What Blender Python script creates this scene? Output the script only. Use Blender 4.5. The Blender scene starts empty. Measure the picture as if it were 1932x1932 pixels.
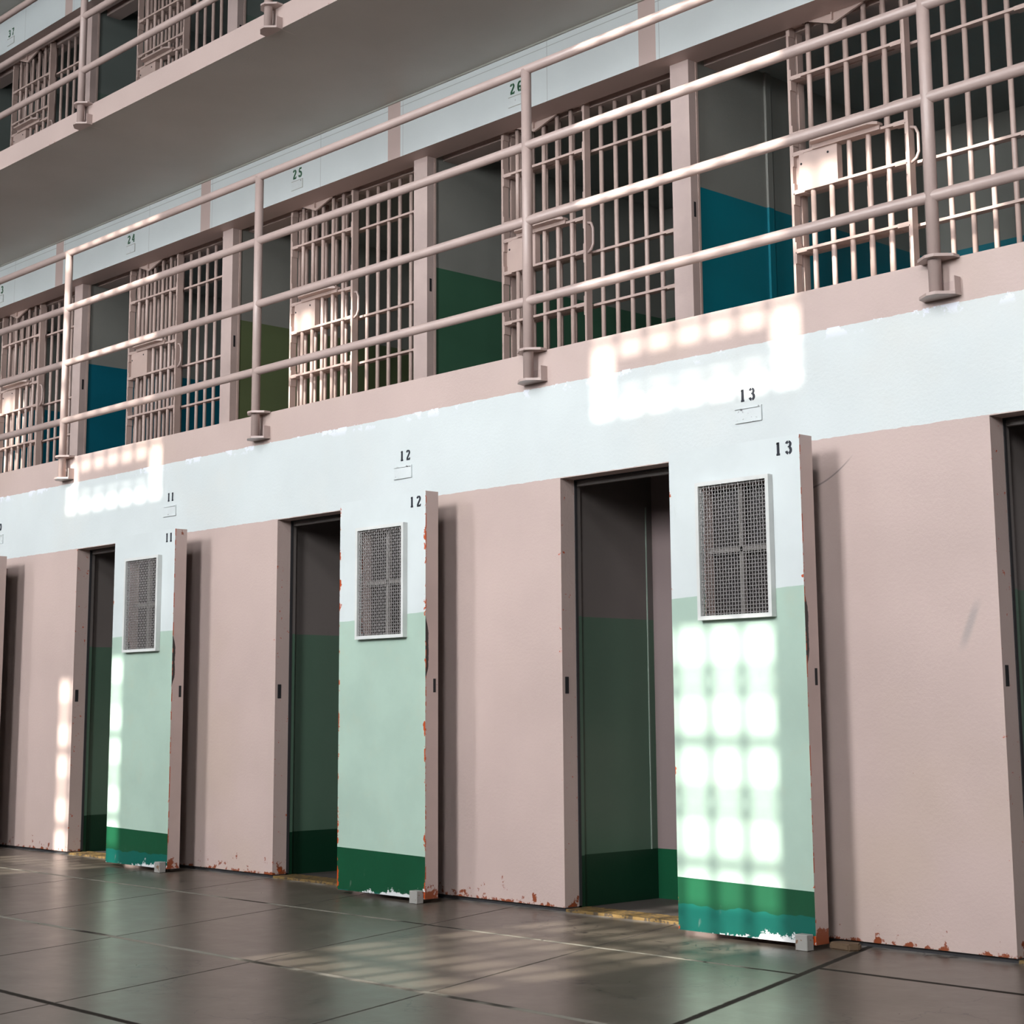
import bpy, bmesh, math, random
from mathutils import Vector, Matrix
random.seed(7)
scene = bpy.context.scene
COL = scene.collection

# ------------------------------------------------------------------ dimensions (metres)
P = 2.3561            # bay pitch along the cell block
H = 2.05              # head of the ground-floor openings
ZB = 2.5197           # white / pink paint line
ZF = 2.7056           # gallery walkway level
T = 2.5564            # storey height
Z3B = 5.1105          # underside of the upper walkway
L = 1.337             # lintel face
ZL = 4.7012           # lintel soffit
Q = 1.4657            # pier face
XQ1, XQ2 = -0.5123, -0.3713
DF, DX0, DW, DT = -0.2374, 0.9136, 0.709, 0.084
YR = -0.0491          # railing axis
XP = 2.1628
RAILS = (1.4717, 1.0653, 0.6686, 0.2546)

# ------------------------------------------------------------------ node helpers
class NT:
    def __init__(s, name):
        s.m = bpy.data.materials.new(name); s.m.use_nodes = True
        s.t = s.m.node_tree; s.t.nodes.clear()
        s.out = s.t.nodes.new('ShaderNodeOutputMaterial')
        s.b = s.t.nodes.new('ShaderNodeBsdfPrincipled')
        s.t.links.new(s.b.outputs[0], s.out.inputs[0])
    def n(s, typ, **kw):
        nd = s.t.nodes.new(typ)
        for k, v in kw.items(): setattr(nd, k, v)
        return nd
    def put(s, sock, v):
        if isinstance(v, bpy.types.NodeSocket): s.t.links.new(v, sock)
        elif isinstance(v, (tuple, list)):
            sock.default_value = tuple(v) + ((1,) if len(v) == 3 and sock.type == 'RGBA' else ())
        else: sock.default_value = v
    def math(s, op, a, b=0.0, c=None, clamp=False):
        nd = s.n('ShaderNodeMath', operation=op, use_clamp=clamp)
        s.put(nd.inputs[0], a); s.put(nd.inputs[1], b)
        if c is not None: s.put(nd.inputs[2], c)
        return nd.outputs[0]
    def mix(s, f, a, b, blend='MIX'):
        nd = s.n('ShaderNodeMix', data_type='RGBA', blend_type=blend)
        s.put(nd.inputs[0], f); s.put(nd.inputs[6], a); s.put(nd.inputs[7], b)
        return nd.outputs[2]
    def xyz(s, v):
        nd = s.n('ShaderNodeSeparateXYZ'); s.put(nd.inputs[0], v); return nd.outputs
    def comb(s, x, y, z):
        nd = s.n('ShaderNodeCombineXYZ')
        for i, v in enumerate((x, y, z)): s.put(nd.inputs[i], v)
        return nd.outputs[0]
    def noise(s, vec, scale, detail=4, rough=0.55, dist=0.0):
        nd = s.n('ShaderNodeTexNoise'); s.put(nd.inputs['Vector'], vec)
        nd.inputs['Scale'].default_value = scale; nd.inputs['Detail'].default_value = detail
        nd.inputs['Roughness'].default_value = rough; nd.inputs['Distortion'].default_value = dist
        return nd.outputs[0]
    def step(s, v, a, b):      # smooth 0..1 between a and b
        nd = s.n('ShaderNodeMapRange', interpolation_type='SMOOTHSTEP')
        s.put(nd.inputs[0], v); s.put(nd.inputs[1], a); s.put(nd.inputs[2], b)
        return nd.outputs[0]
    def pos(s): return s.n('ShaderNodeNewGeometry').outputs['Position']
    def nor(s): return s.n('ShaderNodeNewGeometry').outputs['True Normal']
    def objc(s): return s.n('ShaderNodeTexCoord').outputs['Object']
    def fin(s, col, rough=0.5, bump=None, bstr=0.1, bdist=0.01, spec=0.5, metal=0.0):
        s.put(s.b.inputs['Base Color'], s.mix(1.0, col, (0.76, 0.76, 0.76), 'MULTIPLY')); s.put(s.b.inputs['Roughness'], rough)
        s.b.inputs['Specular IOR Level'].default_value = spec; s.b.inputs['Metallic'].default_value = metal
        if bump is not None:
            bn = s.n('ShaderNodeBump'); bn.inputs['Strength'].default_value = bstr
            bn.inputs['Distance'].default_value = bdist
            s.put(bn.inputs['Height'], bump); s.t.links.new(bn.outputs[0], s.b.inputs['Normal'])
        return s.m

PINK = (0.60, 0.468, 0.428); WHITE = (0.715, 0.778, 0.782); RUST = (0.27, 0.062, 0.02)
LGREEN = (0.455, 0.61, 0.515); DGREEN = (0.003, 0.066, 0.027); TURQ = (0.0, 0.115, 0.088)
ORANGE = (0.52, 0.075, 0.012); CHIPW = (0.75, 0.77, 0.78); BLACKISH = (0.012, 0.012, 0.015)

def plain(name, col, rough=0.5, var=0.05, bscale=90, bstr=0.06, metal=0.0, spec=0.5):
    t = NT(name); p = t.pos(); n = t.noise(p, 6, 5)
    c = t.mix(t.step(n, 0.3, 0.7), [max(0, x * (1 - var)) for x in col], [x * (1 + var) for x in col])
    return t.fin(c, rough, t.noise(p, bscale, 3), bstr, metal=metal, spec=spec)

def chipped(name, col, chipcol, thr=0.70, scale=22, rough=0.42):
    t = NT(name); p = t.pos()
    n = t.noise(p, 5, 5)
    c = t.mix(t.step(n, 0.3, 0.7), [x * 0.94 for x in col], [x * 1.05 for x in col])
    ch = t.step(t.noise(p, scale, 6, 0.6), thr, thr + 0.015)
    c = t.mix(ch, c, chipcol)
    return t.fin(c, rough, t.noise(p, 110, 3), 0.08)

def mat_wall_front():
    t = NT('painted_cell_front'); p = t.pos(); x, y, z = t.xyz(p); nx, ny, nz = t.xyz(t.nor())
    wob = t.math('MULTIPLY', t.math('SUBTRACT', t.noise(t.comb(x, 0, 0), 9, 6, 0.7), 0.5), 0.022)
    zz = t.math('ADD', z, wob)
    n1 = t.noise(p, 1.4, 5); n2 = t.noise(p, 17, 5)
    pk = t.mix(t.step(n1, 0.3, 0.7), [v * 0.95 for v in PINK], [v * 1.05 for v in PINK])
    pk = t.mix(t.math('MULTIPLY', t.step(t.noise(p, 0.9, 3), 0.52, 0.75), 0.35), pk, (0.55, 0.43, 0.33))
    wt = t.mix(t.step(n1, 0.3, 0.7), [v * 0.95 for v in WHITE], [v * 1.02 for v in WHITE])
    wt = t.mix(t.math('MULTIPLY', t.step(t.noise(p, 1.1, 4, 0.6), 0.5, 0.8), 0.4), wt, (0.78, 0.76, 0.70))
    wt = t.mix(t.step(t.noise(p, 9, 7, 0.72), 0.71, 0.735), wt, (0.80, 0.86, 0.95))
    wt = t.mix(t.math('MULTIPLY', t.step(t.noise(p, 55, 3), 0.75, 0.79), 0.6), wt, (0.30, 0.32, 0.34))
    white = t.math('MULTIPLY', t.math('GREATER_THAN', zz, H + 0.004), t.math('LESS_THAN', zz, ZB))
    front = t.math('LESS_THAN', ny, -0.5)
    c = t.mix(t.math('MULTIPLY', white, front), pk, wt)
    # bare white flakes just under the upper paint line and above the lower one
    band = t.math('MULTIPLY', t.step(z, ZB - 0.05, ZB - 0.01), t.math('LESS_THAN', z, ZB + 0.004))
    fl = t.math('MULTIPLY', band, t.step(t.noise(p, 5, 6, 0.7), 0.55, 0.58))
    c = t.mix(t.math('MULTIPLY', fl, front), c, (0.86, 0.90, 0.98))
    # rust along the foot
    foot = t.math('SUBTRACT', 1.0, t.step(z, 0.03, 0.20))
    rs = t.step(t.math('ADD', t.noise(p, 13, 7, 0.7), t.math('MULTIPLY', foot, 0.14)), 0.71, 0.74)
    fr = t.step(t.math('ADD', t.noise(p, 24, 6, 0.7), t.math('MULTIPLY', t.math('SUBTRACT', 1.0, t.step(z, 0.018, 0.05)), 0.22)), 0.71, 0.74)
    rs = t.math('MAXIMUM', t.math('MULTIPLY', rs, t.math('LESS_THAN', z, 0.24)), fr)
    c = t.mix(rs, c, RUST)
    # chips on the jamb arrises
    lx = t.math('MODULO', t.math('ADD', x, P * 10 + 0.02), P)
    edge = t.math('MULTIPLY', t.math('LESS_THAN', lx, 0.022), t.math('LESS_THAN', z, H))
    ec = t.math('MULTIPLY', edge, t.step(t.noise(p, 30, 6, 0.7), 0.64, 0.66))
    c = t.mix(ec, c, ORANGE)
    # dark scuffs on the pink paint
    sc = t.step(t.noise(t.comb(t.math('MULTIPLY', x, 5.0), 0, z), 3.1, 2), 0.80, 0.9)
    c = t.mix(t.math('MULTIPLY', sc, 0.35), c, (0.25, 0.23, 0.23))
    u = t.math('SUBTRACT', x, 1.538)
    dz = t.math('ABSOLUTE', t.math('SUBTRACT', t.math('SUBTRACT', z, 1.862), t.math('MULTIPLY', u, t.math('ADD', 0.32, t.math('MULTIPLY', u, 1.6)))))
    arcm = t.math('MULTIPLY', t.math('SUBTRACT', 1.0, t.step(dz, 0.001, 0.006)), t.math('MULTIPLY', t.math('GREATER_THAN', u, -0.03), t.math('SUBTRACT', 1.0, t.step(u, 0.12, 0.19))))
    c = t.mix(t.math('MULTIPLY', arcm, 0.65), c, (0.16, 0.14, 0.14))
    sx = t.math('SUBTRACT', t.math('SUBTRACT', x, 2.226), t.math('MULTIPLY', t.math('SUBTRACT', z, 1.25), 0.42))
    sm = t.math('MULTIPLY', t.math('SUBTRACT', 1.0, t.step(t.math('ABSOLUTE', sx), 0.004, 0.028)), t.math('SUBTRACT', 1.0, t.step(t.math('ABSOLUTE', t.math('SUBTRACT', z, 1.25)), 0.03, 0.12)))
    c = t.mix(t.math('MULTIPLY', sm, 0.4), c, (0.26, 0.28, 0.28))
    b = t.math('ADD', t.noise(p, 70, 4), t.math('MULTIPLY', t.noise(t.comb(t.math('MULTIPLY', x, 4), y, z), 6, 4), 1.2))
    return t.fin(c, 0.42, b, 0.16, 0.006)

def mat_door(k):
    t = NT('painted_steel_door'); o = t.objc(); p = t.pos(); x, y, z = t.xyz(o); nx, ny, nz = t.xyz(t.nor())
    nn = t.noise(p, 3, 5); grain = t.noise(p, 40, 5)
    wob = t.math('MULTIPLY', t.math('SUBTRACT', t.noise(p, 6, 4), 0.5), 0.012)
    zz = t.math('ADD', t.math('ADD', z, wob), t.math('MULTIPLY', x, -0.03))
    wt = t.mix(t.step(nn, 0.3, 0.7), [v * 0.96 for v in WHITE], [v * 1.03 for v in WHITE])
    lg = t.mix(t.step(nn, 0.3, 0.7), [v * 0.93 for v in LGREEN], [v * 1.05 for v in LGREEN])
    lg = t.mix(t.math('MULTIPLY', t.step(t.noise(p, 7, 6, 0.7), 0.5, 0.8), 0.5), lg, (0.50, 0.58, 0.46))
    dg = t.mix(t.step(nn, 0.3, 0.7), DGREEN, [v * 1.25 for v in DGREEN])
    tq = t.math('ADD', z, t.math('MULTIPLY', t.math('SUBTRACT', t.noise(t.comb(x, 0, 0), 7, 2), 0.5), 0.07))
    tqm = t.math('LESS_THAN', tq, {0: 0.125, -1: 0.02, -2: 0.10}.get(k, 0.06))
    dg = t.mix(tqm, dg, TURQ)
    c = t.mix(t.math('GREATER_THAN', zz, 1.405), lg, wt)
    c = t.mix(t.math('LESS_THAN', t.math('ADD', z, t.math('MULTIPLY', x, 0.018)), 0.236), c, dg)
    scr = t.math('MULTIPLY', t.step(t.noise(t.comb(x, y, t.math('MULTIPLY', z, 0.6)), 60, 6, 0.75), 0.66, 0.69), t.math('MULTIPLY', t.step(x, 0.22, 0.5), t.math('MULTIPLY', t.step(z, 0.75, 0.95), t.math('SUBTRACT', 1.0, t.step(z, 1.2, 1.32)))))
    c = t.mix(t.math('MULTIPLY', scr, {-2: 0.85, -1: 0.4}.get(k, 0.15)), c, CHIPW)
    # faint stains on the pale green
    st = t.math('MULTIPLY', t.step(t.noise(t.comb(x, y, t.math('MULTIPLY', z, 0.35)), 14, 5, 0.65), 0.66, 0.78), 0.35)
    c = t.mix(st, c, (0.33, 0.36, 0.33))
    # paint chips: white spots, orange primer, growing towards the edges
    edx = t.math('MINIMUM', x, t.math('SUBTRACT', DW, x))
    edz = t.math('SUBTRACT', z, 0.02)
    w_edge = t.math('SUBTRACT', 1.0, t.step(edx, 0.0, 0.034 if k == -1 else 0.018))
    w_foot = t.math('MULTIPLY', t.math('SUBTRACT', 1.0, t.step(edz, 0.0, 0.075)), t.step(x, 0.05, 0.62))
    w_foot = t.math('MULTIPLY', t.math('ADD', w_foot, t.math('MULTIPLY', t.math('SUBTRACT', 1.0, t.step(edz, 0.0, 0.02)), 0.35)), 0.29)
    cn = t.noise(p, 19, 8, 0.72)
    wch = t.step(t.math('ADD', t.math('ADD', cn, w_foot), t.math('MULTIPLY', w_edge, 0.06)), 0.73, 0.74)
    low = t.math('LESS_THAN', z, 1.25)
    c = t.mix(t.math('MULTIPLY', wch, low), c, CHIPW)
    on = t.noise(t.n('ShaderNodeVectorMath', operation='ADD').outputs[0], 11, 7, 0.7)
    va = on.node.inputs['Vector'].links[0].from_node
    t.put(va.inputs[0], p); va.inputs[1].default_value = (3.7 + k, 1.2, 8.8)
    och = t.step(t.math('ADD', on, t.math('MULTIPLY', w_edge, {-1: 0.20, 0: 0.13}.get(k, 0.12))), 0.735, 0.745)
    c = t.mix(och, c, ORANGE)
    oc2 = t.math('MULTIPLY', t.math('LESS_THAN', edz, 0.035), t.math('GREATER_THAN', x, DW - 0.055))
    oc2 = t.math('MULTIPLY', oc2, t.step(t.noise(p, 25, 5), 0.42, 0.46))
    c = t.mix(oc2, c, ORANGE)
    # side and top faces: pink paint with rusty foot and dark bare patches on the arris
    pk = t.mix(t.step(nn, 0.3, 0.7), [v * 0.90 for v in PINK], PINK)
    pf = t.step(t.math('ADD', t.noise(p, 14, 6, 0.7), t.math('MULTIPLY', t.math('SUBTRACT', 1.0, t.step(z, 0.02, 0.13)), 0.3)), 0.70, 0.72)
    pk = t.mix(pf, pk, RUST)
    ar = t.math('MULTIPLY', t.step(z, 1.08, 1.16), t.math('SUBTRACT', 1.0, t.step(z, 1.32, 1.42)))
    arw = t.math('MULTIPLY', ar, t.math('ADD', 0.012, t.math('MULTIPLY', t.noise(p, 16, 5, 0.7), 0.016)))
    dk = t.math('LESS_THAN', y, arw)
    dk = t.math('MULTIPLY', dk, t.math('GREATER_THAN', nx, 0.5))
    pk = t.mix(dk, pk, (0.03, 0.025, 0.025))
    rim = t.math('MULTIPLY', t.math('LESS_THAN', y, 0.006), t.step(t.noise(p, 12, 6, 0.7), 0.50, 0.53))
    pk = t.mix(t.math('MULTIPLY', rim, t.math('GREATER_THAN', nx, 0.5)), pk, ORANGE)
    pk = t.mix(t.math('GREATER_THAN', ny, 0.5), pk, (0.10, 0.07, 0.055))  # back face darkened in colour to deepen the door's shadow on the wall
    c = t.mix(t.math('LESS_THAN', ny, -0.5), pk, c)
    return t.fin(c, 0.40, t.math('ADD', grain, t.math('MULTIPLY', wch, 0.6)), 0.10, 0.004)

def mat_floor():
    t = NT('worn_concrete_floor'); p = t.pos(); x, y, z = t.xyz(p)
    n1 = t.noise(p, 1.3, 6, 0.6); n2 = t.noise(p, 7, 7, 0.65); n3 = t.noise(p, 60, 4)
    c = t.mix(t.step(n1, 0.3, 0.7), (0.092, 0.076, 0.060), (0.124, 0.103, 0.082))
    c = t.mix(t.math('MULTIPLY', t.step(n2, 0.42, 0.7), 0.4), c, (0.150, 0.127, 0.102))
    # pale dusty strip at the wall foot
    du = t.math('MULTIPLY', t.step(y, -0.09, -0.01), t.step(n2, 0.40, 0.55))
    c = t.mix(t.math('MULTIPLY', du, 0.55), c, (0.42, 0.40, 0.38))
    wj = t.math('MULTIPLY', t.math('SUBTRACT', t.noise(p, 14, 5, 0.7), 0.5), 0.012)
    def joint(coord, at, w):
        d = t.math('ABSOLUTE', t.math('ADD', t.math('SUBTRACT', coord, at), wj))
        return t.math('SUBTRACT', 1.0, t.step(d, w * 0.5, w * 1.1))
    skew = t.math('ADD', x, t.math('MULTIPLY', t.math('ADD', y, 1.8), 0.32))
    left = t.math('LESS_THAN', skew, 2.28)
    j1 = joint(y, -1.965, 0.020); j2 = t.math('MULTIPLY', joint(y, -0.77, 0.014), left)
    j3 = t.math('MULTIPLY', joint(y, -0.60, 0.020), t.math('SUBTRACT', 1.0, left))
    j4 = joint(y, -2.97, 0.018); jm = joint(skew, 2.28, 0.019)
    rep = t.math('PINGPONG', t.math('SUBTRACT', skew, 2.28), 0.51)
    rd = t.math('ABSOLUTE', t.math('ADD', rep, wj))
    j5 = t.math('SUBTRACT', 1.0, t.step(rd, 0.004, 0.009))
    dust = t.math('MULTIPLY', t.math('MAXIMUM', j1, j2), t.step(t.noise(p, 1.7, 4), 0.40, 0.50))
    dark = t.math('MAXIMUM', t.math('MAXIMUM', t.math('MAXIMUM', j1, j2), t.math('MAXIMUM', j3, j4)), t.math('MAXIMUM', jm, t.math('MULTIPLY', j5, 0.7)))
    c = t.mix(t.math('MULTIPLY', dark, 0.85), c, (0.018, 0.016, 0.015))
    c = t.mix(t.math('MULTIPLY', dust, 0.75), c, (0.36, 0.34, 0.29))
    # hairline cracks
    vo = t.n('ShaderNodeTexVoronoi', feature='DISTANCE_TO_EDGE'); vo.inputs['Scale'].default_value = 1.5
    wv = t.n('ShaderNodeVectorMath', operation='ADD'); t.put(wv.inputs[0], p)
    nz = t.n('ShaderNodeTexNoise'); nz.inputs['Scale'].default_value = 2.5; nz.inputs['Detail'].default_value = 6
    t.put(nz.inputs['Vector'], p)
    t.put(wv.inputs[1], nz.outputs['Color']); t.put(vo.inputs['Vector'], wv.outputs[0])
    cr = t.math('SUBTRACT', 1.0, t.step(vo.outputs[0], 0.004, 0.010))
    cr = t.math('MULTIPLY', cr, t.step(t.noise(p, 0.9, 3), 0.50, 0.56))
    pits = t.step(t.noise(t.comb(t.math('MULTIPLY', x, 0.45), y, z), 16, 5, 0.6), 0.785, 0.80)
    c = t.mix(t.math('MULTIPLY', t.math('MAXIMUM', cr, pits), 0.85), c, (0.02, 0.017, 0.015))
    rough = t.math('ADD', t.math('ADD', 0.22, t.math('MULTIPLY', n2, 0.18)), t.math('MULTIPLY', dark, 0.5))
    h = t.math('SUBTRACT', t.math('ADD', t.math('MULTIPLY', t.noise(t.comb(t.math('MULTIPLY', x, 0.5), y, z), 5, 3), 2.0), t.math('MULTIPLY', n3, 0.05)), t.math('MULTIPLY', dark, 1.0))
    m = t.fin(c, rough, h, 0.06, 0.010, spec=0.5)
    t.put(t.b.inputs['Specular IOR Level'], t.math('MULTIPLY', 0.55, t.math('SUBTRACT', 1.0, t.math('MULTIPLY', dark, 0.9))))
    return m

def mat_lintel():
    t = NT('painted_lintel'); p = t.pos(); x, y, z = t.xyz(p); nx, ny, nz = t.xyz(t.nor())
    n1 = t.noise(p, 1.4, 5)
    wt = t.mix(t.step(n1, 0.3, 0.7), [v * 0.95 for v in WHITE], [v * 1.02 for v in WHITE])
    lx = t.math('MODULO', t.math('ADD', x, P * 12 + 0.642), P)      # 0 at the strip's edge
    strip = t.math('LESS_THAN', lx, 0.136)
    pk = t.mix(t.step(n1, 0.3, 0.7), [v * 0.94 for v in PINK], PINK)
    # thin seams and worn flecks
    def seam(v, at, w): return t.math('LESS_THAN', t.math('ABSOLUTE', t.math('SUBTRACT', v, at)), w)
    sm = t.math('MAXIMUM', seam(lx, 1.58, 0.0022), seam(lx, 0.163, 0.002))
    zr = t.math('MODULO', t.math('SUBTRACT', z, ZF), T)
    sm = t.math('MAXIMUM', sm, seam(zr, 2.355, 0.0025))
    wt = t.mix(t.math('MULTIPLY', sm, 0.55), wt, (0.20, 0.19, 0.18))
    fl = t.step(t.noise(t.comb(x, y, t.math('MULTIPLY', z, 1.6)), 18, 7, 0.75), 0.70, 0.72)
    wt = t.mix(t.math('MULTIPLY', fl, 0.55), wt, (0.40, 0.34, 0.24))
    c = t.mix(strip, wt, pk)
    c = t.mix(t.math('MULTIPLY', t.math('LESS_THAN', ny, -0.5), t.math('LESS_THAN', y, 1.4)), pk, c)
    return t.fin(c, 0.45, t.noise(p, 80, 4), 0.08)

def mat_slab():
    t = NT('painted_walkway_slab'); p = t.pos(); x, y, z = t.xyz(p); nx, ny, nz = t.xyz(t.nor())
    n1 = t.noise(p, 1.0, 5)
    un = t.mix(t.step(n1, 0.3, 0.7), (0.50, 0.485, 0.44), (0.56, 0.545, 0.50))
    lx = t.math('MODULO', t.math('ADD', x, P * 12 + 0.07), P)
    g = t.math('LESS_THAN', t.math('ABSOLUTE', t.math('SUBTRACT', t.math('ADD', lx, t.math('MULTIPLY', y, 0.2)), 0.02)), 0.008)
    un = t.mix(t.math('MULTIPLY', g, 0.5), un, (0.72, 0.68, 0.62))
    un = t.mix(t.math('MULTIPLY', t.step(t.noise(p, 12, 6, 0.7), 0.72, 0.74), 0.5), un, (0.2, 0.18, 0.15))
    pk = t.mix(t.step(n1, 0.3, 0.7), [v * 0.95 for v in PINK], [v * 1.04 for v in PINK])
    ed = t.math('MULTIPLY', t.step(t.noise(p, 40, 4), 0.62, 0.66), t.math('LESS_THAN', t.math('MODULO', t.math('SUBTRACT', z, Z3B), T), 0.008))
    pk = t.mix(ed, pk, RUST)
    c = t.mix(t.math('LESS_THAN', nz, -0.5), pk, un)
    return t.fin(c, 0.5, t.noise(p, 60, 4), 0.1)

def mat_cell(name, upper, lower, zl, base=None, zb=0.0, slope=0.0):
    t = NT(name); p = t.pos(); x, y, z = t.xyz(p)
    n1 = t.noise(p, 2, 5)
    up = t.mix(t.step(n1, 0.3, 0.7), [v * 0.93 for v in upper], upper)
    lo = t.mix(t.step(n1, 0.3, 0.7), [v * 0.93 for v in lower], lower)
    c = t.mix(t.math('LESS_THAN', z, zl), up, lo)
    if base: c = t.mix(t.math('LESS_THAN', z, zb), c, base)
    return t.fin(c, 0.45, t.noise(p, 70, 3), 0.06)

M = {}
M['front'] = mat_wall_front(); M['floor'] = mat_floor(); M['lintel'] = mat_lintel(); M['slab'] = mat_slab()
M['steel'] = chipped('pink_painted_steel', (0.55, 0.425, 0.39), (0.10, 0.06, 0.05), 0.76, 34, 0.36)
M['bars'] = chipped('pink_painted_bars', (0.60, 0.455, 0.405), (0.12, 0.06, 0.04), 0.78, 40, 0.40)
M['pier'] = plain('pink_painted_pier', (0.60, 0.475, 0.44), 0.45)
M['cove'] = plain('grey_green_cove_paint', (0.42, 0.42, 0.37), 0.5)
M['greenline'] = plain('pale_corner_bead', (0.33, 0.42, 0.36), 0.4)
M['frame'] = plain('white_painted_grille_frame', (0.74, 0.76, 0.74), 0.4)
M['wire'] = plain('woven_steel_wire', (0.44, 0.42, 0.41), 0.35, metal=0.45, bstr=0.0)
M['pane'] = plain('dark_window_pane', (0.045, 0.04, 0.04), 0.18, bstr=0)
M['ink'] = plain('blue_black_stencil_paint', (0.013, 0.017, 0.028), 0.6, bstr=0)
M['gink'] = plain('green_stencil_paint', (0.012, 0.10, 0.040), 0.6, bstr=0)
M['dark'] = plain('dark_void', BLACKISH, 0.8, bstr=0)
M['gap'] = plain('grimy_seal_and_gap_shade', (0.028, 0.027, 0.030), 0.7)
M['plate'] = chipped('white_painted_plate', (0.71, 0.765, 0.77), (0.22, 0.22, 0.23), 0.635, 45, 0.45)
M['block'] = chipped('grey_worn_block', (0.34, 0.33, 0.31), (0.2, 0.11, 0.06), 0.62, 40, 0.6)
M['wedge'] = plain('dirty_brown_lump', (0.12, 0.075, 0.04), 0.8)
M['yellow'] = chipped('worn_yellow_threshold', (0.20, 0.125, 0.04), (0.07, 0.05, 0.03), 0.52, 45, 0.5)
M['ceil'] = plain('hall_ceiling_paint', (0.12, 0.115, 0.11), 0.7)
M['outer'] = plain('hall_outer_wall_paint', (0.07, 0.066, 0.062), 0.7)
M['sash'] = plain('window_sash_steel', (0.3, 0.28, 0.26), 0.5)
CW = (0.285, 0.29, 0.265)
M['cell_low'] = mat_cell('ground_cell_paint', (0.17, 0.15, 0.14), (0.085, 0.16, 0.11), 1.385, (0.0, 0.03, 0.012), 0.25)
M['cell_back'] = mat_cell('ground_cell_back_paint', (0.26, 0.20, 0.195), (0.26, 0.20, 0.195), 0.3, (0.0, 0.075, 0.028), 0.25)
M['teal'] = mat_cell('teal_cell_paint', CW, (0.0, 0.205, 0.27), 3.945)
M['green'] = mat_cell('green_cell_paint', CW, (0.05, 0.145, 0.085), 3.93)
M['olive'] = mat_cell('olive_cell_paint', CW, (0.135, 0.175, 0.08), 3.975)
M['blue'] = mat_cell('blue_cell_paint', CW, (0.0, 0.135, 0.20), 3.99)
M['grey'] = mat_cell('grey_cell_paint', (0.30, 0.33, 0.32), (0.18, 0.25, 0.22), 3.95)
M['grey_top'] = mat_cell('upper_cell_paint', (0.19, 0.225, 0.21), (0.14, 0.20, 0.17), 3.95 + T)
M['cellfloor'] = plain('cell_floor', (0.055, 0.045, 0.04), 0.6)

# ------------------------------------------------------------------ mesh helpers
def box(bm, x0, x1, y0, y1, z0, z1):
    v = [bm.verts.new((x, y, z)) for x in (x0, x1) for y in (y0, y1) for z in (z0, z1)]
    for f in ((0, 1, 3, 2), (4, 6, 7, 5), (0, 4, 5, 1), (2, 3, 7, 6), (0, 2, 6, 4), (1, 5, 7, 3)):
        bm.faces.new([v[i] for i in f])
def prism(bm, pts, axis, a, b):
    """pts: 2-D outline; axis 'y': (x,z) outline from y=a to b; axis 'z': (x,y) outline."""
    def mk(u, v, w): return (u, w, v) if axis == 'y' else (u, v, w)
    lo = [bm.verts.new(mk(u, v, a)) for u, v in pts]; hi = [bm.verts.new(mk(u, v, b)) for u, v in pts]
    n = len(pts)
    bm.faces.new(lo); bm.faces.new(hi[::-1])
    for i in range(n): bm.faces.new([lo[i], hi[i], hi[(i + 1) % n], lo[(i + 1) % n]])
def tube(bm, pts, r, seg=12, caps=True):
    pts = [Vector(p) for p in pts]; rings = []
    for i, p in enumerate(pts):
        d = (pts[min(i + 1, len(pts) - 1)] - pts[max(i - 1, 0)]).normalized()
        u = d.orthogonal().normalized() if i == 0 else (u - d * u.dot(d)).normalized()
        w = d.cross(u)
        rings.append([bm.verts.new(p + (u * math.cos(2 * math.pi * j / seg) + w * math.sin(2 * math.pi * j / seg)) * r) for j in range(seg)])
    for a, b in zip(rings, rings[1:]):
        for j in range(seg):
            f = bm.faces.new([a[j], a[(j + 1) % seg], b[(j + 1) % seg], b[j]]); f.smooth = True
    if caps: bm.faces.new(rings[0][::-1]); bm.faces.new(rings[-1])
def obj(name, bm, mat, parent=None, kind=None, loc=(0, 0, 0)):
    bmesh.ops.recalc_face_normals(bm, faces=bm.faces[:])
    me = bpy.data.meshes.new(name); bm.to_mesh(me); bm.free()
    me.materials.append(M[mat] if isinstance(mat, str) else mat)
    o = bpy.data.objects.new(name, me); COL.objects.link(o); o.location = loc
    if parent: o.parent = parent
    if kind: o['kind'] = kind
    return o
def mk(fn, *a, **k):
    bm = bmesh.new(); fn(bm, *a, **k); return bm
def tag(o, label, cat, group=None):
    o['label'] = label; o['category'] = cat; o['kind'] = 'thing'
    if group: o['group'] = group
    return o
def thing(name, label, cat, loc, group=None):
    o = bpy.data.objects.new(name, None); COL.objects.link(o); o.location = loc; o.empty_display_size = 0.1
    return tag(o, label, cat, group)
def struct(name, bm, mat, parent=None): return obj(name, bm, mat, parent, 'structure')
def dup(root, loc, label, group=None):
    r = root.copy(); COL.objects.link(r); r.location = loc; r['label'] = label
    if group: r['group'] = group
    for ch in list(root.children):
        c = ch.copy(); COL.objects.link(c); c.parent = r
        for g in list(ch.children):
            d = g.copy(); COL.objects.link(d); d.parent = c
    return r

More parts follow.
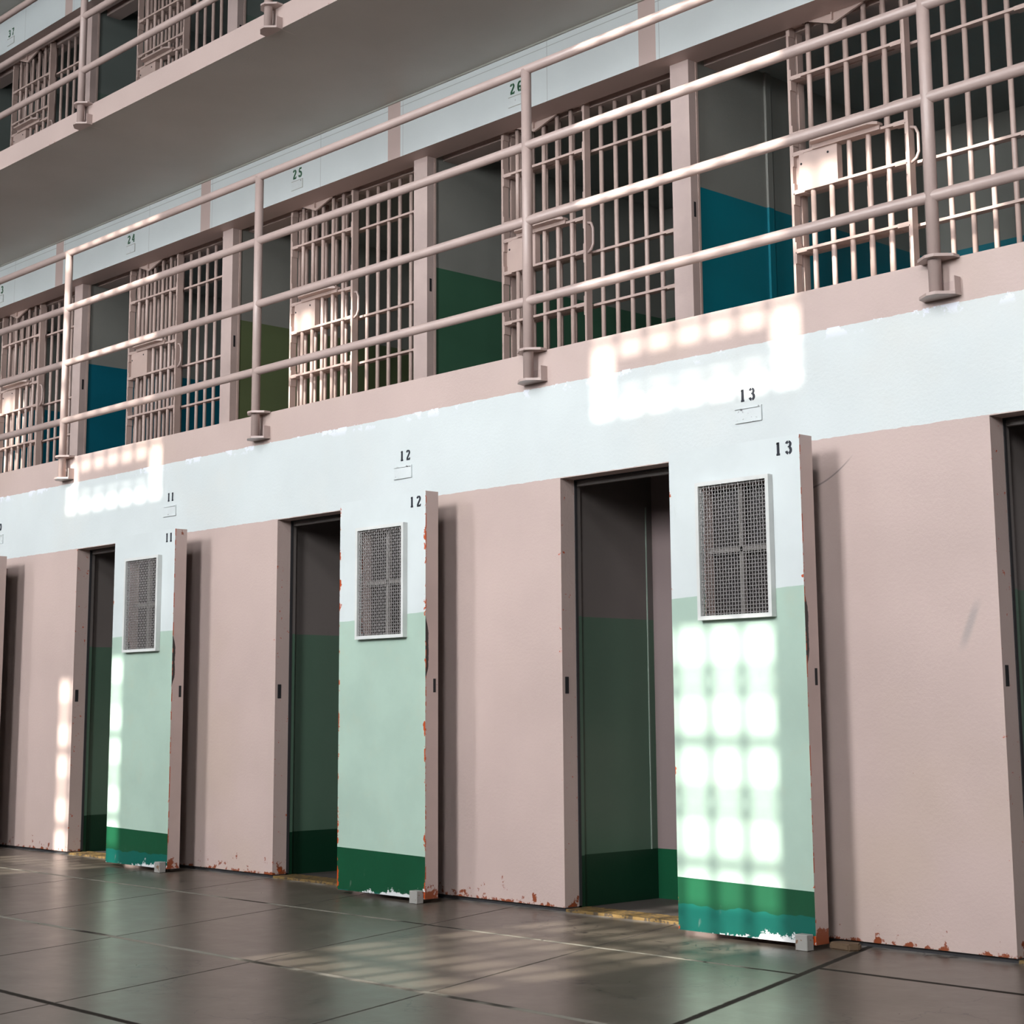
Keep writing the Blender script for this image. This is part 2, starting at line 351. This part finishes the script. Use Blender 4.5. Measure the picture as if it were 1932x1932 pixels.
# ------------------------------------------------------------------ stencil digits (unit: height 1, width ~0.55)
def arc(cx, cz, rx, rz, a0, a1, n=14):
    return [(cx + rx * math.cos(math.radians(a0 + (a1 - a0) * i / n)), cz + rz * math.sin(math.radians(a0 + (a1 - a0) * i / n))) for i in range(n + 1)]
DIG = {
 '0': [(arc(.28, .5, .20, .42, 80, -80), .13), (arc(.28, .5, .20, .42, 100, 260), .13)],
 '1': [([(.30, .99), (.30, .12)], .15), ([(.18, .84), (.31, .95)], .09), ([(.15, .055), (.45, .055)], .11)],
 '2': [(arc(.27, .73, .19, .21, 170, 100, 8), .13), (arc(.27, .73, .19, .21, 80, -35, 10) + [(.12, .13)], .13), ([(.06, .06), (.52, .06)], .12), ([(.49, .06), (.51, .22)], .07)],
 '3': [(arc(.26, .75, .18, .19, 165, 100, 8), .13), (arc(.26, .75, .18, .19, 80, -60, 10), .13), ([(.22, .545), (.36, .555)], .08),
       (arc(.26, .29, .20, .24, 65, -80, 12), .14), (arc(.26, .29, .20, .24, -100, -165, 8), .14)],
 '4': [([(.36, 1.0), (.06, .36)], .09), ([(.04, .32), (.54, .32)], .10), ([(.40, .95), (.40, .42)], .13), ([(.40, .22), (.40, .0)], .13)],
 '5': [([(.12, .95), (.48, .95)], .12), ([(.14, .90), (.12, .56)], .10), (arc(.26, .32, .20, .27, 125, -80, 14), .13), (arc(.26, .32, .20, .27, -100, -165, 8), .13)],
 '6': [(arc(.28, .5, .20, .43, 60, 260), .13), (arc(.28, .28, .19, .21, 150, -80), .13)],
 '7': [([(.06, .94), (.52, .94)], .13), ([(.50, .88), (.34, .48)], .12), ([(.31, .40), (.22, .0)], .14)],
}
def digits(bm, text, h, gap=0.86, sx=1.08, bold=1.42):
    """flat thin mesh of the figures in the local x/z plane, facing -y"""
    off = 0.0
    for ch in text:
        for pts, w in DIG[ch]:
            w *= bold
            n = len(pts); Lf = []; R = []
            for i in range(n):
                a = Vector(pts[max(i - 1, 0)]); b = Vector(pts[min(i + 1, n - 1)])
                d = (b - a).normalized(); nrm = Vector((-d.y, d.x)); q = Vector(pts[i])
                Lf.append(q + nrm * w / 2); R.append(q - nrm * w / 2)
            def V(q, y): return bm.verts.new(((off + q.x) * h * sx, y, q.y * h))
            for i in range(n - 1):
                top = [V(Lf[i], -.0015), V(Lf[i + 1], -.0015), V(R[i + 1], -.0015), V(R[i], -.0015)]
                bot = [V(Lf[i], .0005), V(Lf[i + 1], .0005), V(R[i + 1], .0005), V(R[i], .0005)]
                bm.faces.new(top); bm.faces.new(bot[::-1])
                for j in range(4): bm.faces.new([top[j], bot[j], bot[(j + 1) % 4], top[(j + 1) % 4]])
        off += gap
def number(text, h, parent, loc, mat, gap=0.86):
    for i, chx in enumerate(text):
        bm = bmesh.new(); digits(bm, chx, h, gap)
        o = obj('painted_numeral', bm, mat, parent, None, (loc[0] + i * gap * h * 1.08, loc[1], loc[2]))

# ------------------------------------------------------------------ hall shell
X0, X1, YB, ZC = -17.0, 13.0, -8.0, 10.2
struct('floor', mk(box, X0, X1, YB, 0.9, -0.2, 0.0), 'floor')
struct('ceiling', mk(box, X0, X1, YB, 1.45, ZC, ZC + 0.2), 'ceil')
struct('wall_left', mk(box, X0 - 0.2, X0, YB, 5.0, -0.2, ZC), 'outer')
struct('wall_right', mk(box, X1, X1 + 0.2, YB, 5.0, -0.2, ZC), 'outer')
# outer wall with two rows of tall barred windows
WX = [0.60 + 5.12 * k for k in range(-3, 3)]; WW = 0.637
WZ = ((3.02, 5.34), (6.32, 8.80))
bm = bmesh.new()
zs = [-0.2, WZ[0][0], WZ[0][1], WZ[1][0], WZ[1][1], ZC]
for i in range(5):
    if i in (1, 3):
        e = [X0] + [q for w in WX for q in (w - WW, w + WW)] + [X1]
        for a, b in zip(e[0::2], e[1::2]): box(bm, a, b, YB - 0.3, YB, zs[i], zs[i + 1])
    else: box(bm, X0, X1, YB - 0.3, YB, zs[i], zs[i + 1])
struct('wall_back', bm, 'outer')
n = 0
for w in WX:
    for z0, z1 in WZ:
        n += 1; bm = bmesh.new(); y = YB - 0.15
        for i in range(8):
            x = w - WW + 2 * WW * i / 7; box(bm, x - 0.023, x + 0.023, y - 0.02, y + 0.02, z0, z1)
        for i in range(-8, 18):
            z = 5.007 + 0.25 * i
            if not z0 - 0.03 < z < z1 + 0.03: continue
            if i % 2 == 0:
                box(bm, w - WW, w + WW, y - 0.02, y + 0.02, z - 0.055, z - 0.025); box(bm, w - WW, w + WW, y - 0.02, y + 0.02, z + 0.025, z + 0.055)
            else: box(bm, w - WW, w + WW, y - 0.02, y + 0.02, z - 0.023, z + 0.023)
        if z0 > 6:      # added unseen panel, blocks the middle of one row of sun patches
            box(bm, w - WW + 0.17, w + WW - 0.19, y - 0.03, y + 0.03, 6.515, 6.665)
        struct('window_%d' % n, bm, 'sash')

# ------------------------------------------------------------------ ground floor cell front
OW = 0.745
KS = (-3, -2, -1, 0, 1)
bm = bmesh.new()
e = [X0] + [q for k in KS for q in (k * P, k * P + OW)] + [X1]
for a, b in zip(e[0::2], e[1::2]): box(bm, a, b, 0.0, 0.095, 0.018, H)
box(bm, X0, X1, 0.0, 0.095, H, ZF - 0.01)
wall = struct('wall_front', bm, 'front')
bm = bmesh.new()
for a, b in zip(e[0::2], e[1::2]): box(bm, a, b, 0.014, 0.09, 0.0, 0.018)
struct('gap_shade_front', bm, 'gap')  # dark strip coloured as the shade in the gap under the wall
for k in KS:
    x = k * P
    bm = bmesh.new()      # grimy seal and inner steel frame round the opening
    box(bm, x - 0.012, x + 0.004, 0.095, 0.112, 0.02, H + 0.02); box(bm, x, x + OW, 0.095, 0.112, H - 0.006, H + 0.03)
    struct('trim_seal', bm, 'gap')
    bm = bmesh.new()
    box(bm, x - 0.03, x + 0.002, 0.112, 0.135, 0.0, H + 0.02); box(bm, x, x + OW, 0.112, 0.135, H - 0.03, H + 0.03)
    struct('trim_frame', bm, 'cell_low')
    # vestibule behind the door
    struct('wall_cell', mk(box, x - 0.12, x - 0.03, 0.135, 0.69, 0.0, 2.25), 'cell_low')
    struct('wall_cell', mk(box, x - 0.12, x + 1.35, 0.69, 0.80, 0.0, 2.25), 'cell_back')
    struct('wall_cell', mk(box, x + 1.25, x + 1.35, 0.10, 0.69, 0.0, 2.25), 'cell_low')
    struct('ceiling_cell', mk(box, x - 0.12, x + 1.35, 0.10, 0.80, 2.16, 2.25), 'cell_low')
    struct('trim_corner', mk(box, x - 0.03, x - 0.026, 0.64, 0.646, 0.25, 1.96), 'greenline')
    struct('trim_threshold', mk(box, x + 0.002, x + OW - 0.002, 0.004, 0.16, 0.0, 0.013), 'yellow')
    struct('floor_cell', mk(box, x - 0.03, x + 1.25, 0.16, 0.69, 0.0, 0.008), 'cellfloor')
    obj('lock_slot', mk(box, x - 0.004, x + 0.0012, 0.018, 0.042, 1.012, 1.092), 'dark', wall)
for k, txt in ((-3, '10'), (-2, '11'), (-1, '12'), (0, '13')):
    number(txt, 0.054, wall, (k * P + 1.128 + (0.01 if txt == '11' else 0), -0.0006, 2.272), 'ink', 0.92 if txt != '11' else 0.78)

def card_holder(loc, w, h, label, group):
    r = thing('card_holder', label, 'card holder', loc, group)
    obj('back_plate', mk(box, 0, w, -0.003, 0, 0, h), 'plate', r)
    bm = bmesh.new()
    box(bm, 0, w, -0.008, -0.003, 0, 0.006); box(bm, 0, w, -0.008, -0.003, h - 0.006, h); box(bm, w - 0.006, w, -0.008, -0.003, 0.006, h - 0.006)
    obj('rim', bm, 'plate', r)
    return r
ch = card_holder((1.103, 0, 2.176), 0.149, 0.068, 'small white card holder plate below wall number 13', 'card holders on the white band')
for k, nn, extra in ((-1, 12, 'its face flaked dark'), (-2, 11, 'left blank'), (-3, 10, 'cut by the photo edge')):
    dup(ch, (k * P + (1.083 if k > -2 else 1.10), 0, 2.174), 'small white card holder plate below wall number %d, %s' % (nn, extra))

# ------------------------------------------------------------------ sliding steel doors
GX0, GX1, GZ0, GZ1 = 0.170, 0.566, 1.305, 1.892
def build_door(k, txt, label):
    r = thing('cell_door', label, 'door', (k * P + DX0, DF, 0), 'sliding steel doors on the ground floor')
    mt = mat_door(k)
    bm = bmesh.new(); a, b, c, d = GX0 + 0.02, GX1 - 0.02, GZ0 + 0.02, GZ1 - 0.02
    zb, zt = 0.020, 2.043
    # panel with a window opening: front, back and rims sharing vertices
    xs = (0, a, b, DW); zz = (zb, c, d, zt); vs = {}
    for yi, y in enumerate((0, DT)):
        for i in range(4):
            for j in range(4): vs[yi, i, j] = bm.verts.new((xs[i], y, zz[j]))
    for yi in (0, 1):
        for i in range(3):
            for j in range(3):
                if (i, j) != (1, 1): bm.faces.new([vs[yi, i, j], vs[yi, i + 1, j], vs[yi, i + 1, j + 1], vs[yi, i, j + 1]])
    def rim(seq):
        for p, q in zip(seq, seq[1:]): bm.faces.new([vs[(0,) + p], vs[(0,) + q], vs[(1,) + q], vs[(1,) + p]])
    rim([(0, 0), (1, 0), (2, 0), (3, 0), (3, 1), (3, 2), (3, 3), (2, 3), (1, 3), (0, 3), (0, 2), (0, 1), (0, 0)])
    rim([(1, 1), (2, 1), (2, 2), (1, 2), (1, 1)])
    obj('panel', bm, mt, r)
    # projecting grille: frame box with woven wire
    bm = bmesh.new(); f = 0.017
    box(bm, GX0, GX1, -0.030, 0, GZ1 - f, GZ1); box(bm, GX0, GX1, -0.030, 0, GZ0, GZ0 + f)
    box(bm, GX0, GX0 + f, -0.030, 0, GZ0 + f, GZ1 - f); box(bm, GX1 - f, GX1, -0.030, 0, GZ0 + f, GZ1 - f)
    g = obj('grille_frame', bm, 'frame', r)
    bm = bmesh.new(); rr = 0.0020; pit = 0.0152
    nx = int((GX1 - GX0 - 2 * f) / pit); nz = int((GZ1 - GZ0 - 2 * f) / pit)
    ax = [GX0 + f + (GX1 - GX0 - 2 * f) * (i + 0.5) / nx for i in range(nx)]; az = [GZ0 + f + (GZ1 - GZ0 - 2 * f) * (j + 0.5) / nz for j in range(nz)]
    for i, x in enumerate(ax):
        tube(bm, [(x, -0.018, GZ0 + f)] + [(x, -0.018 + 0.0022 * (1 if (i + j) % 2 else -1), z) for j, z in enumerate(az)] + [(x, -0.018, GZ1 - f)], rr, 4, False)
    for j, z in enumerate(az):
        tube(bm, [(GX0 + f, -0.018, z)] + [(x, -0.018 - 0.0022 * (1 if (i + j) % 2 else -1), z) for i, x in enumerate(ax)] + [(GX1 - f, -0.018, z)], rr, 4, False)
    obj('wire_mesh', bm, 'wire', g)
    bm = bmesh.new(); mx = (GX0 + GX1) / 2; mz = (GZ0 + GZ1) / 2
    box(bm, mx - 0.011, mx + 0.011, 0.030, 0.050, c, d); box(bm, a, b, 0.030, 0.050, mz - 0.010, mz + 0.010)
    obj('window_mullion', bm, 'sash', r)
    obj('window_pane', mk(box, a, b, 0.066, 0.072, c, d), 'pane', r)
    number(txt, 0.054, r, (0.584 if txt != '11' else 0.60, -0.0006, 1.967), 'ink', 0.95 if txt != '11' else 0.78)
    obj('lock_slot', mk(box, DW - 0.004, DW + 0.0012, 0.052, 0.068, 1.026, 1.094), 'dark', r)
    for x in (0.08, 0.38):
        obj('hanger', mk(box, x, x + 0.05, DT, -DF, 1.93, 1.98), 'steel', r)
    return r
build_door(0, '13', 'pale green sliding steel door stencilled 13, window light gridded across it')
build_door(-1, '12', 'pale green sliding steel door stencilled 12, orange chips down its white top edge')
build_door(-2, '11', 'pale green sliding steel door stencilled 11, a bright sunlit strip on one edge')
build_door(-3, '10', 'sliding steel door cut off by the photo edge, only its pinkish side showing')
for k, lab in ((0, 'small grey block on the floor at the foot of door 13'), (-1, 'small grey block on the floor at the foot of door 12'), (-2, 'small grey block on the floor at the foot of door 11')):
    bm = bmesh.new(); box(bm, 0, 0.058, 0, 0.045, 0, 0.062); bmesh.ops.bevel(bm, geom=bm.edges[:], offset=0.003, segments=1, affect='EDGES')
    tag(obj('door_block', bm, 'block', loc=(k * P + 1.556, DF - 0.047, 0)), lab, 'block', 'guide blocks at the feet of the steel doors')
bm = bmesh.new()
prism(bm, [(0, 0), (0.10, -0.01), (0.125, 0.03), (0.10, 0.075), (0.02, 0.07), (-0.01, 0.03)], 'z', 0, 0.028)
bmesh.ops.bevel(bm, geom=bm.edges[:], offset=0.006, segments=2, affect='EDGES')
tag(obj('floor_stop', bm, 'wedge', loc=(1.63, -0.165, 0)), 'low brown lump of metal on the floor behind door 13', 'door stop')

# ------------------------------------------------------------------ galleries
def slab(name, z0, z1, xa=X0, xb=X1):
    return struct(name, mk(box, xa, xb, 0.0, 1.76, z0, z1), 'slab')
struct('floor_gallery', mk(box, X0, X1, 0.0, 1.76, ZF - 0.01, ZF), 'front')
slab('floor_gallery', Z3B, Z3B + 0.1515)
slab('ceiling_gallery', Z3B + T, Z3B + T + 0.15)

def rail_post(root, x, zf):
    bm = bmesh.new(); tube(bm, [(x, YR, zf - 0.15), (x, YR, zf + RAILS[0])], 0.0265, 16)
    po = obj('post', bm, 'steel', root)
    pent = [(x - 0.085, 0.0), (x - 0.075, -0.055), (x - 0.012, -0.100), (x + 0.030, -0.100), (x + 0.085, -0.045), (x + 0.085, 0.0)]
    obj('collar_plate', mk(prism, pent, 'z', zf - 0.006, zf + 0.006), 'steel', po)
    obj('foot_plate', mk(prism, [(a, b) for a, b in pent], 'z', zf - 0.160, zf - 0.148), 'steel', po)
    bm = bmesh.new(); box(bm, x + 0.078, x + 0.084, -0.045, 0, zf - 0.148, zf - 0.085); box(bm, x - 0.04, x + 0.078, -0.003, 0, zf - 0.148, zf - 0.095)
    obj('bracket', bm, 'steel', po)
def guard_rail(zf, xa, xb, posts, label):
    r = thing('guard_rail', label, 'railing', (0, 0, 0), 'pink pipe railings of the galleries')
    for h in RAILS:
        obj('rail', mk(tube, [(xa, YR, zf + h), (xb, YR, zf + h)], 0.0245, 16), 'steel', r)
    for x in posts: rail_post(r, x, zf)
    return r
guard_rail(ZF, -10.2, 4.55, [-9.62, -7.25, -4.882, -2.532, -0.166, 2.176, 4.52], 'pink four-pipe railing along the gallery directly above the ground-floor doors')
guard_rail(ZF + T, -10.6, 0.4, [-9.55, -7.17, -4.795, -2.47, -0.1], 'pink pipe railing of the topmost gallery, above the grey slab underside')

GF = 1.560     # gate front plane
def bar_obj(x, y, z0, z1, r, name='bar'): return obj(name, mk(tube, [(x, y, z0), (x, y, z1)], 0.0145, 10, True), 'bars', r)
def build_gate(loc, label):
    """sliding barred gate; local origin: bay origin at walkway level"""
    r = thing('barred_gate', label, 'gate', loc, 'sliding barred gates')
    xa, xb = 0.272, 1.040; d = 0.052; z0, z1 = 0.055, 2.030
    obj('stile', mk(box, xa, xa + 0.016, GF, GF + d, z0, z1), 'bars', r)
    obj('stile', mk(box, xb - 0.016, xb, GF, GF + d, z0, z1), 'bars', r)
    levels = [z0, 0.36, 0.715, 1.05, 1.268, 1.385, 1.712, z1]
    for i, z in enumerate(levels):
        bm = bmesh.new(); box(bm, xa + 0.016, xb - 0.016, GF, GF + d, z - 0.0075, z + 0.0075)
        for s, xx in ((1, xa + 0.016), (-1, xb - 0.016)):       # thicker corner lugs
            lo, hi = sorted((xx, xx + s * 0.075)); box(bm, lo, hi, GF + 0.001, GF + d - 0.001, z - 0.014 if i else z - 0.007, z + 0.010 if i < 7 else z + 0.007)
            lo, hi = sorted((xx, xx + s * 0.007))
            box(bm, lo, hi, GF + 0.001, GF + d - 0.001, max(z - 0.07, z0), min(z + 0.05, z1))
        obj('crossbar', bm, 'bars', r)
    for i in range(5):
        x = 0.407 + 0.1235 * i
        if i > 1: bar_obj(x, GF + 0.022, z0, z1, r)
        else:
            bar_obj(x, GF + 0.022, z0, 1.05, r); bar_obj(x, GF + 0.022, 1.268, z1, r)
    bm = bmesh.new(); box(bm, 0.330, 0.585, GF + 0.003, GF + d - 0.004, 1.058, 1.2605); box(bm, xa + 0.016, 0.330, GF + 0.030, GF + d - 0.004, 1.058, 1.2605)
    lb = obj('lock_box', bm, 'bars', r)
    bm = bmesh.new()
    for (x, z) in ((0.345, 1.20), (0.525, 1.225)): tube(bm, [(x, GF + 0.001, z), (x, GF + 0.006, z)], 0.007, 8)
    obj('bolt_hole', bm, 'dark', lb)
    bm = bmesh.new()
    prism(bm, [(0.43, GF + 0.02), (0.43, GF - 0.035), (0.46, GF - 0.065), (0.83, GF - 0.065), (0.87, GF - 0.03), (0.87, GF + 0.02)], 'z', 1.285, 1.300)
    box(bm, 0.43, 0.87, GF - 0.012, GF - 0.002, 1.2605, 1.285)
    obj('tray_ledge', bm, 'bars', r)
    bm = bmesh.new(); hx = xb
    tube(bm, [(hx - 0.004, GF + 0.02, 1.235), (hx + 0.03, GF + 0.02, 1.225), (hx + 0.045, GF + 0.02, 1.19), (hx + 0.045, GF + 0.02, 1.09), (hx + 0.03, GF + 0.02, 1.06), (hx - 0.004, GF + 0.02, 1.04)], 0.0085, 8)
    obj('handle', bm, 'steel', r)
    bm = bmesh.new()
    prism(bm, [(0.44, z1 - 0.035), (0.60, z1 - 0.095), (0.80, z1 - 0.035), (0.80, z1 - 0.022), (0.44, z1 - 0.022)], 'y', GF - 0.014, GF)
    box(bm, 0.545, 0.665, GF - 0.012, GF, z1 - 0.022, z1 + 0.012); box(bm, 0.60, 0.608, GF - 0.030, GF - 0.014, z1 - 0.075, z1 - 0.022)
    obj('hanger_bracket', bm, 'bars', r)
    return r
FB = 1.655
def build_panel(loc, label):
    r = thing('bar_panel', label, 'bar screen', loc, 'fixed bar screens of the cells')
    xa, xb = 0.276, 1.742; z0, z1 = 0.012, 1.9955; d = 0.052; yf = FB - 0.026
    obj('stile', mk(box, xa, xa + 0.018, yf, yf + d, z0, z1), 'bars', r)
    obj('stile', mk(box, xb - 0.018, xb, yf, yf + d, z0, z1), 'bars', r)
    for i, z in enumerate((0.36, 0.715, 1.055, 1.712)):
        bm = bmesh.new(); box(bm, xa + 0.018, xb - 0.018, yf, yf + d, z - 0.0075, z + 0.0075)
        box(bm, xb - 0.10, xb - 0.018, yf + 0.001, yf + d - 0.001, z - 0.013, z + 0.010); box(bm, xb - 0.026, xb - 0.018, yf + 0.001, yf + d - 0.001, z - 0.06, z + 0.05)
        obj('crossbar', bm, 'bars', r)
    for i in range(11): bar_obj(0.353 + 0.1236 * i, FB, z0, z1, r)
    return r

SLZ = 1.045
def storey(zf, k, wallmat, pier_only=False):
    """masonry of one upper cell: pier on its left, jamb stop, partition, back wall"""
    x = k * P; dz = zf - ZF
    pier = struct('wall_pier', mk(box, x + XQ1, x + XQ2, Q, 1.528, zf, ZL + dz), 'pier')
    obj('lock_slot', mk(box, x + XQ2 - 0.003, x + XQ2 + 0.001, 1.488, 1.506, zf + SLZ, zf + SLZ + 0.09), 'dark', pier)
    if pier_only: return
    struct('trim_stop', mk(box, x + XQ2 - 0.02, x + XQ2 + 0.003, 1.528, 1.545, zf, ZL + dz), 'bars')
    struct('wall_cell', mk(box, x + XQ1 + 0.03, x + XQ2 - 0.008, 1.545, 3.90, zf, zf + 2.10), wallmat)
    struct('wall_cell', mk(box, x + XQ2 - 0.008, x + XQ1 + 0.03 + P, 3.90, 4.0, zf, zf + 2.10), wallmat)
def storey_shared(zf, xa, xb):
    dz = zf - ZF
    bm = bmesh.new()
    box(bm, xa, xb, L, 1.545, ZL + dz, Z3B + dz); box(bm, xa, xb, 1.545, 1.62, ZL + dz + 0.06, Z3B + dz); box(bm, xa, xb, 1.62, 1.76, ZL + dz, Z3B + dz)
    lt = struct('wall_lintel', bm, 'lintel')
    bm = bmesh.new()
    box(bm, xa, xb, L - 0.012, L, Z3B + dz - 0.012, Z3B + dz - 0.0005)
    struct('trim_cove', bm, 'cove')
    struct('floor_cell', mk(box, xa, xb, 1.76, 4.0, zf - 0.05, zf), 'cellfloor')
    struct('ceiling_cell', mk(box, xa, xb, 1.76, 4.0, zf + 2.10, zf + 2.16), 'grey')
    return lt
xa, xb = X0, X1
l2 = storey_shared(ZF, xa, xb); l3 = storey_shared(ZF + T, xa, xb)
for k, m in ((-5, 'grey'), (-4, 'blue'), (-3, 'blue'), (-2, 'olive'), (-1, 'green'), (0, 'teal')): storey(ZF, k, m)
storey(ZF, 1, 'grey')
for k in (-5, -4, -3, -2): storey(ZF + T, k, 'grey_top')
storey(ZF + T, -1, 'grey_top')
# close the galleries' ends so that no light leaks past the last built cells
for zf, a, b in ((ZF, X0, -5 * P + XQ1), (ZF, P + XQ2 + 0.9, X1), (ZF + T, X0, -5 * P + XQ1), (ZF + T, -P + XQ2 + 0.9, X1)):
    struct('wall_gallery', mk(box, a, b, 1.70, 1.76, zf, zf + 1.9956), 'pier')
# conduit down the wall of the teal cell
struct('trim_conduit', mk(box, XQ2 - 0.032, XQ2 + 0.008, 2.18, 2.23, ZF, ZF + 2.10), 'teal')

g0 = build_gate((0, 0, ZF), 'sliding barred gate in front of the teal cell, brightly sunlit, largest of its row')
p0 = build_panel((0, 0, ZF), 'fixed bar screen beside the sunlit gate of the teal cell')
for k, num, what in ((-1, '26', 'the dark green cell, in shade'), (-2, '25', 'the olive cell under number 25, lower half sunlit'), (-3, '24', 'the blue cell under number 24, in shade'), (-4, '23', 'the cell under number 23, cut by the photo edge')):
    dup(g0, (k * P, 0, ZF), 'sliding barred gate in front of ' + what)
    dup(p0, (k * P, 0, ZF), 'fixed bar screen beside the gate of ' + what.split(',')[0])
for k, what in ((-4, 'under number 37, topmost gallery'), (-3, 'one bay along from number 37, topmost gallery')):
    dup(g0, (k * P, 0, ZF + T), 'sliding barred gate ' + what)
    dup(p0, (k * P, 0, ZF + T), 'fixed bar screen ' + what)

def flat_holder(loc, label):
    r = thing('card_holder', label, 'card holder', loc, 'card holders on the lintels')
    obj('back_plate', mk(box, 0, 0.14, -0.0015, 0, 0, 0.07), 'plate', r)
    bm = bmesh.new(); w, h = 0.14, 0.07
    box(bm, 0, w, -0.004, -0.0015, 0, 0.003); box(bm, 0, w, -0.004, -0.0015, h - 0.003, h); box(bm, w - 0.004, w, -0.004, -0.0015, 0.003, h - 0.003)
    obj('rim', bm, 'cove', r)
    return r
ch2 = None
for lt, zf, lst in ((l2, ZF, ((-4, '23'), (-3, '24'), (-2, '25'), (-1, '26'), (0, '27'))), (l3, ZF + T, ((-4, '37'), (-3, '38')))):
    for k, txt in lst:
        if txt == '38': continue
        number(txt, 0.070, lt, (k * P + 0.600, L - 0.0006, zf + 2.130), 'gink', 0.92)
        lab = 'flat white card holder plate below green number %s' % txt
        if ch2 is None: ch2 = flat_holder((k * P + 0.585, L, zf + 2.043), lab)
        else: dup(ch2, (k * P + 0.585, L, zf + 2.043), lab)

# ------------------------------------------------------------------ light: sun and daylight through the windows
sd = bpy.data.lights.new('sun', 'SUN'); sd.energy = 10.0; sd.angle = math.radians(0.55); sd.color = (1.0, 0.95, 0.86)
so = bpy.data.objects.new('sun', sd); COL.objects.link(so)
so.rotation_euler = Vector((0.030, 1.0, -0.5)).to_track_quat('-Z', 'Y').to_euler(); so.location = (1.5, -16, 12)
for w in WX:
    for z0, z1 in WZ:
        ld = bpy.data.lights.new('window_daylight', 'AREA'); ld.shape = 'RECTANGLE'; ld.size = 2 * WW; ld.size_y = z1 - z0
        ld.energy = (158 if z0 < 5 else 92) * {-3: .8, -2: .85, -1: .95, 0: 1.05, 1: 1.0, 2: .6}[round((w - 0.6) / 5.12)]; ld.spread = math.radians(104); ld.color = (0.985, 0.99, 1.0)
        lo = bpy.data.objects.new('window_daylight', ld); COL.objects.link(lo)
        lo.location = (w, YB - 0.10, (z0 + z1) / 2); lo.rotation_euler = Vector((-0.23, 1.0, -0.36)).to_track_quat('-Z', 'Z').to_euler()
wd = bpy.data.worlds.new('sky'); scene.world = wd; wd.use_nodes = True
wd.node_tree.nodes['Background'].inputs[0].default_value = (0.55, 0.72, 1.0, 1); wd.node_tree.nodes['Background'].inputs[1].default_value = 1.0

# ------------------------------------------------------------------ camera
yaw, pitch, roll = -0.8222, 0.1593, -0.0056
f = Vector((math.sin(yaw) * math.cos(pitch), math.cos(yaw) * math.cos(pitch), math.sin(pitch)))
rgt = Vector((math.cos(yaw), -math.sin(yaw), 0)); up = rgt.cross(f)
r2 = math.cos(roll) * rgt + math.sin(roll) * up; u2 = -math.sin(roll) * rgt + math.cos(roll) * up
cd = bpy.data.cameras.new('camera'); cam = bpy.data.objects.new('camera', cd); COL.objects.link(cam)
mw = Matrix((r2, u2, -f)).transposed().to_4x4(); mw.translation = Vector((5.8075, -5.7917, 0.927)); cam.matrix_world = mw
cd.sensor_width = 36; cd.lens = 3198.78 / 1932 * 36; cd.shift_x = (966 - 944.145) / 1932; cd.shift_y = -(966 - 829.216) / 1932
cd.clip_start = 0.05
scene.camera = cam

scene.view_settings.view_transform = 'Standard'; scene.view_settings.look = 'None'
scene.view_settings.exposure = 0.47; scene.view_settings.gamma = 1.0; scene.view_settings.use_curve_mapping = False
scene.cycles.use_denoising = True
scene.cycles.max_bounces = 8; scene.cycles.diffuse_bounces = 6; scene.cycles.sample_clamp_indirect = 6
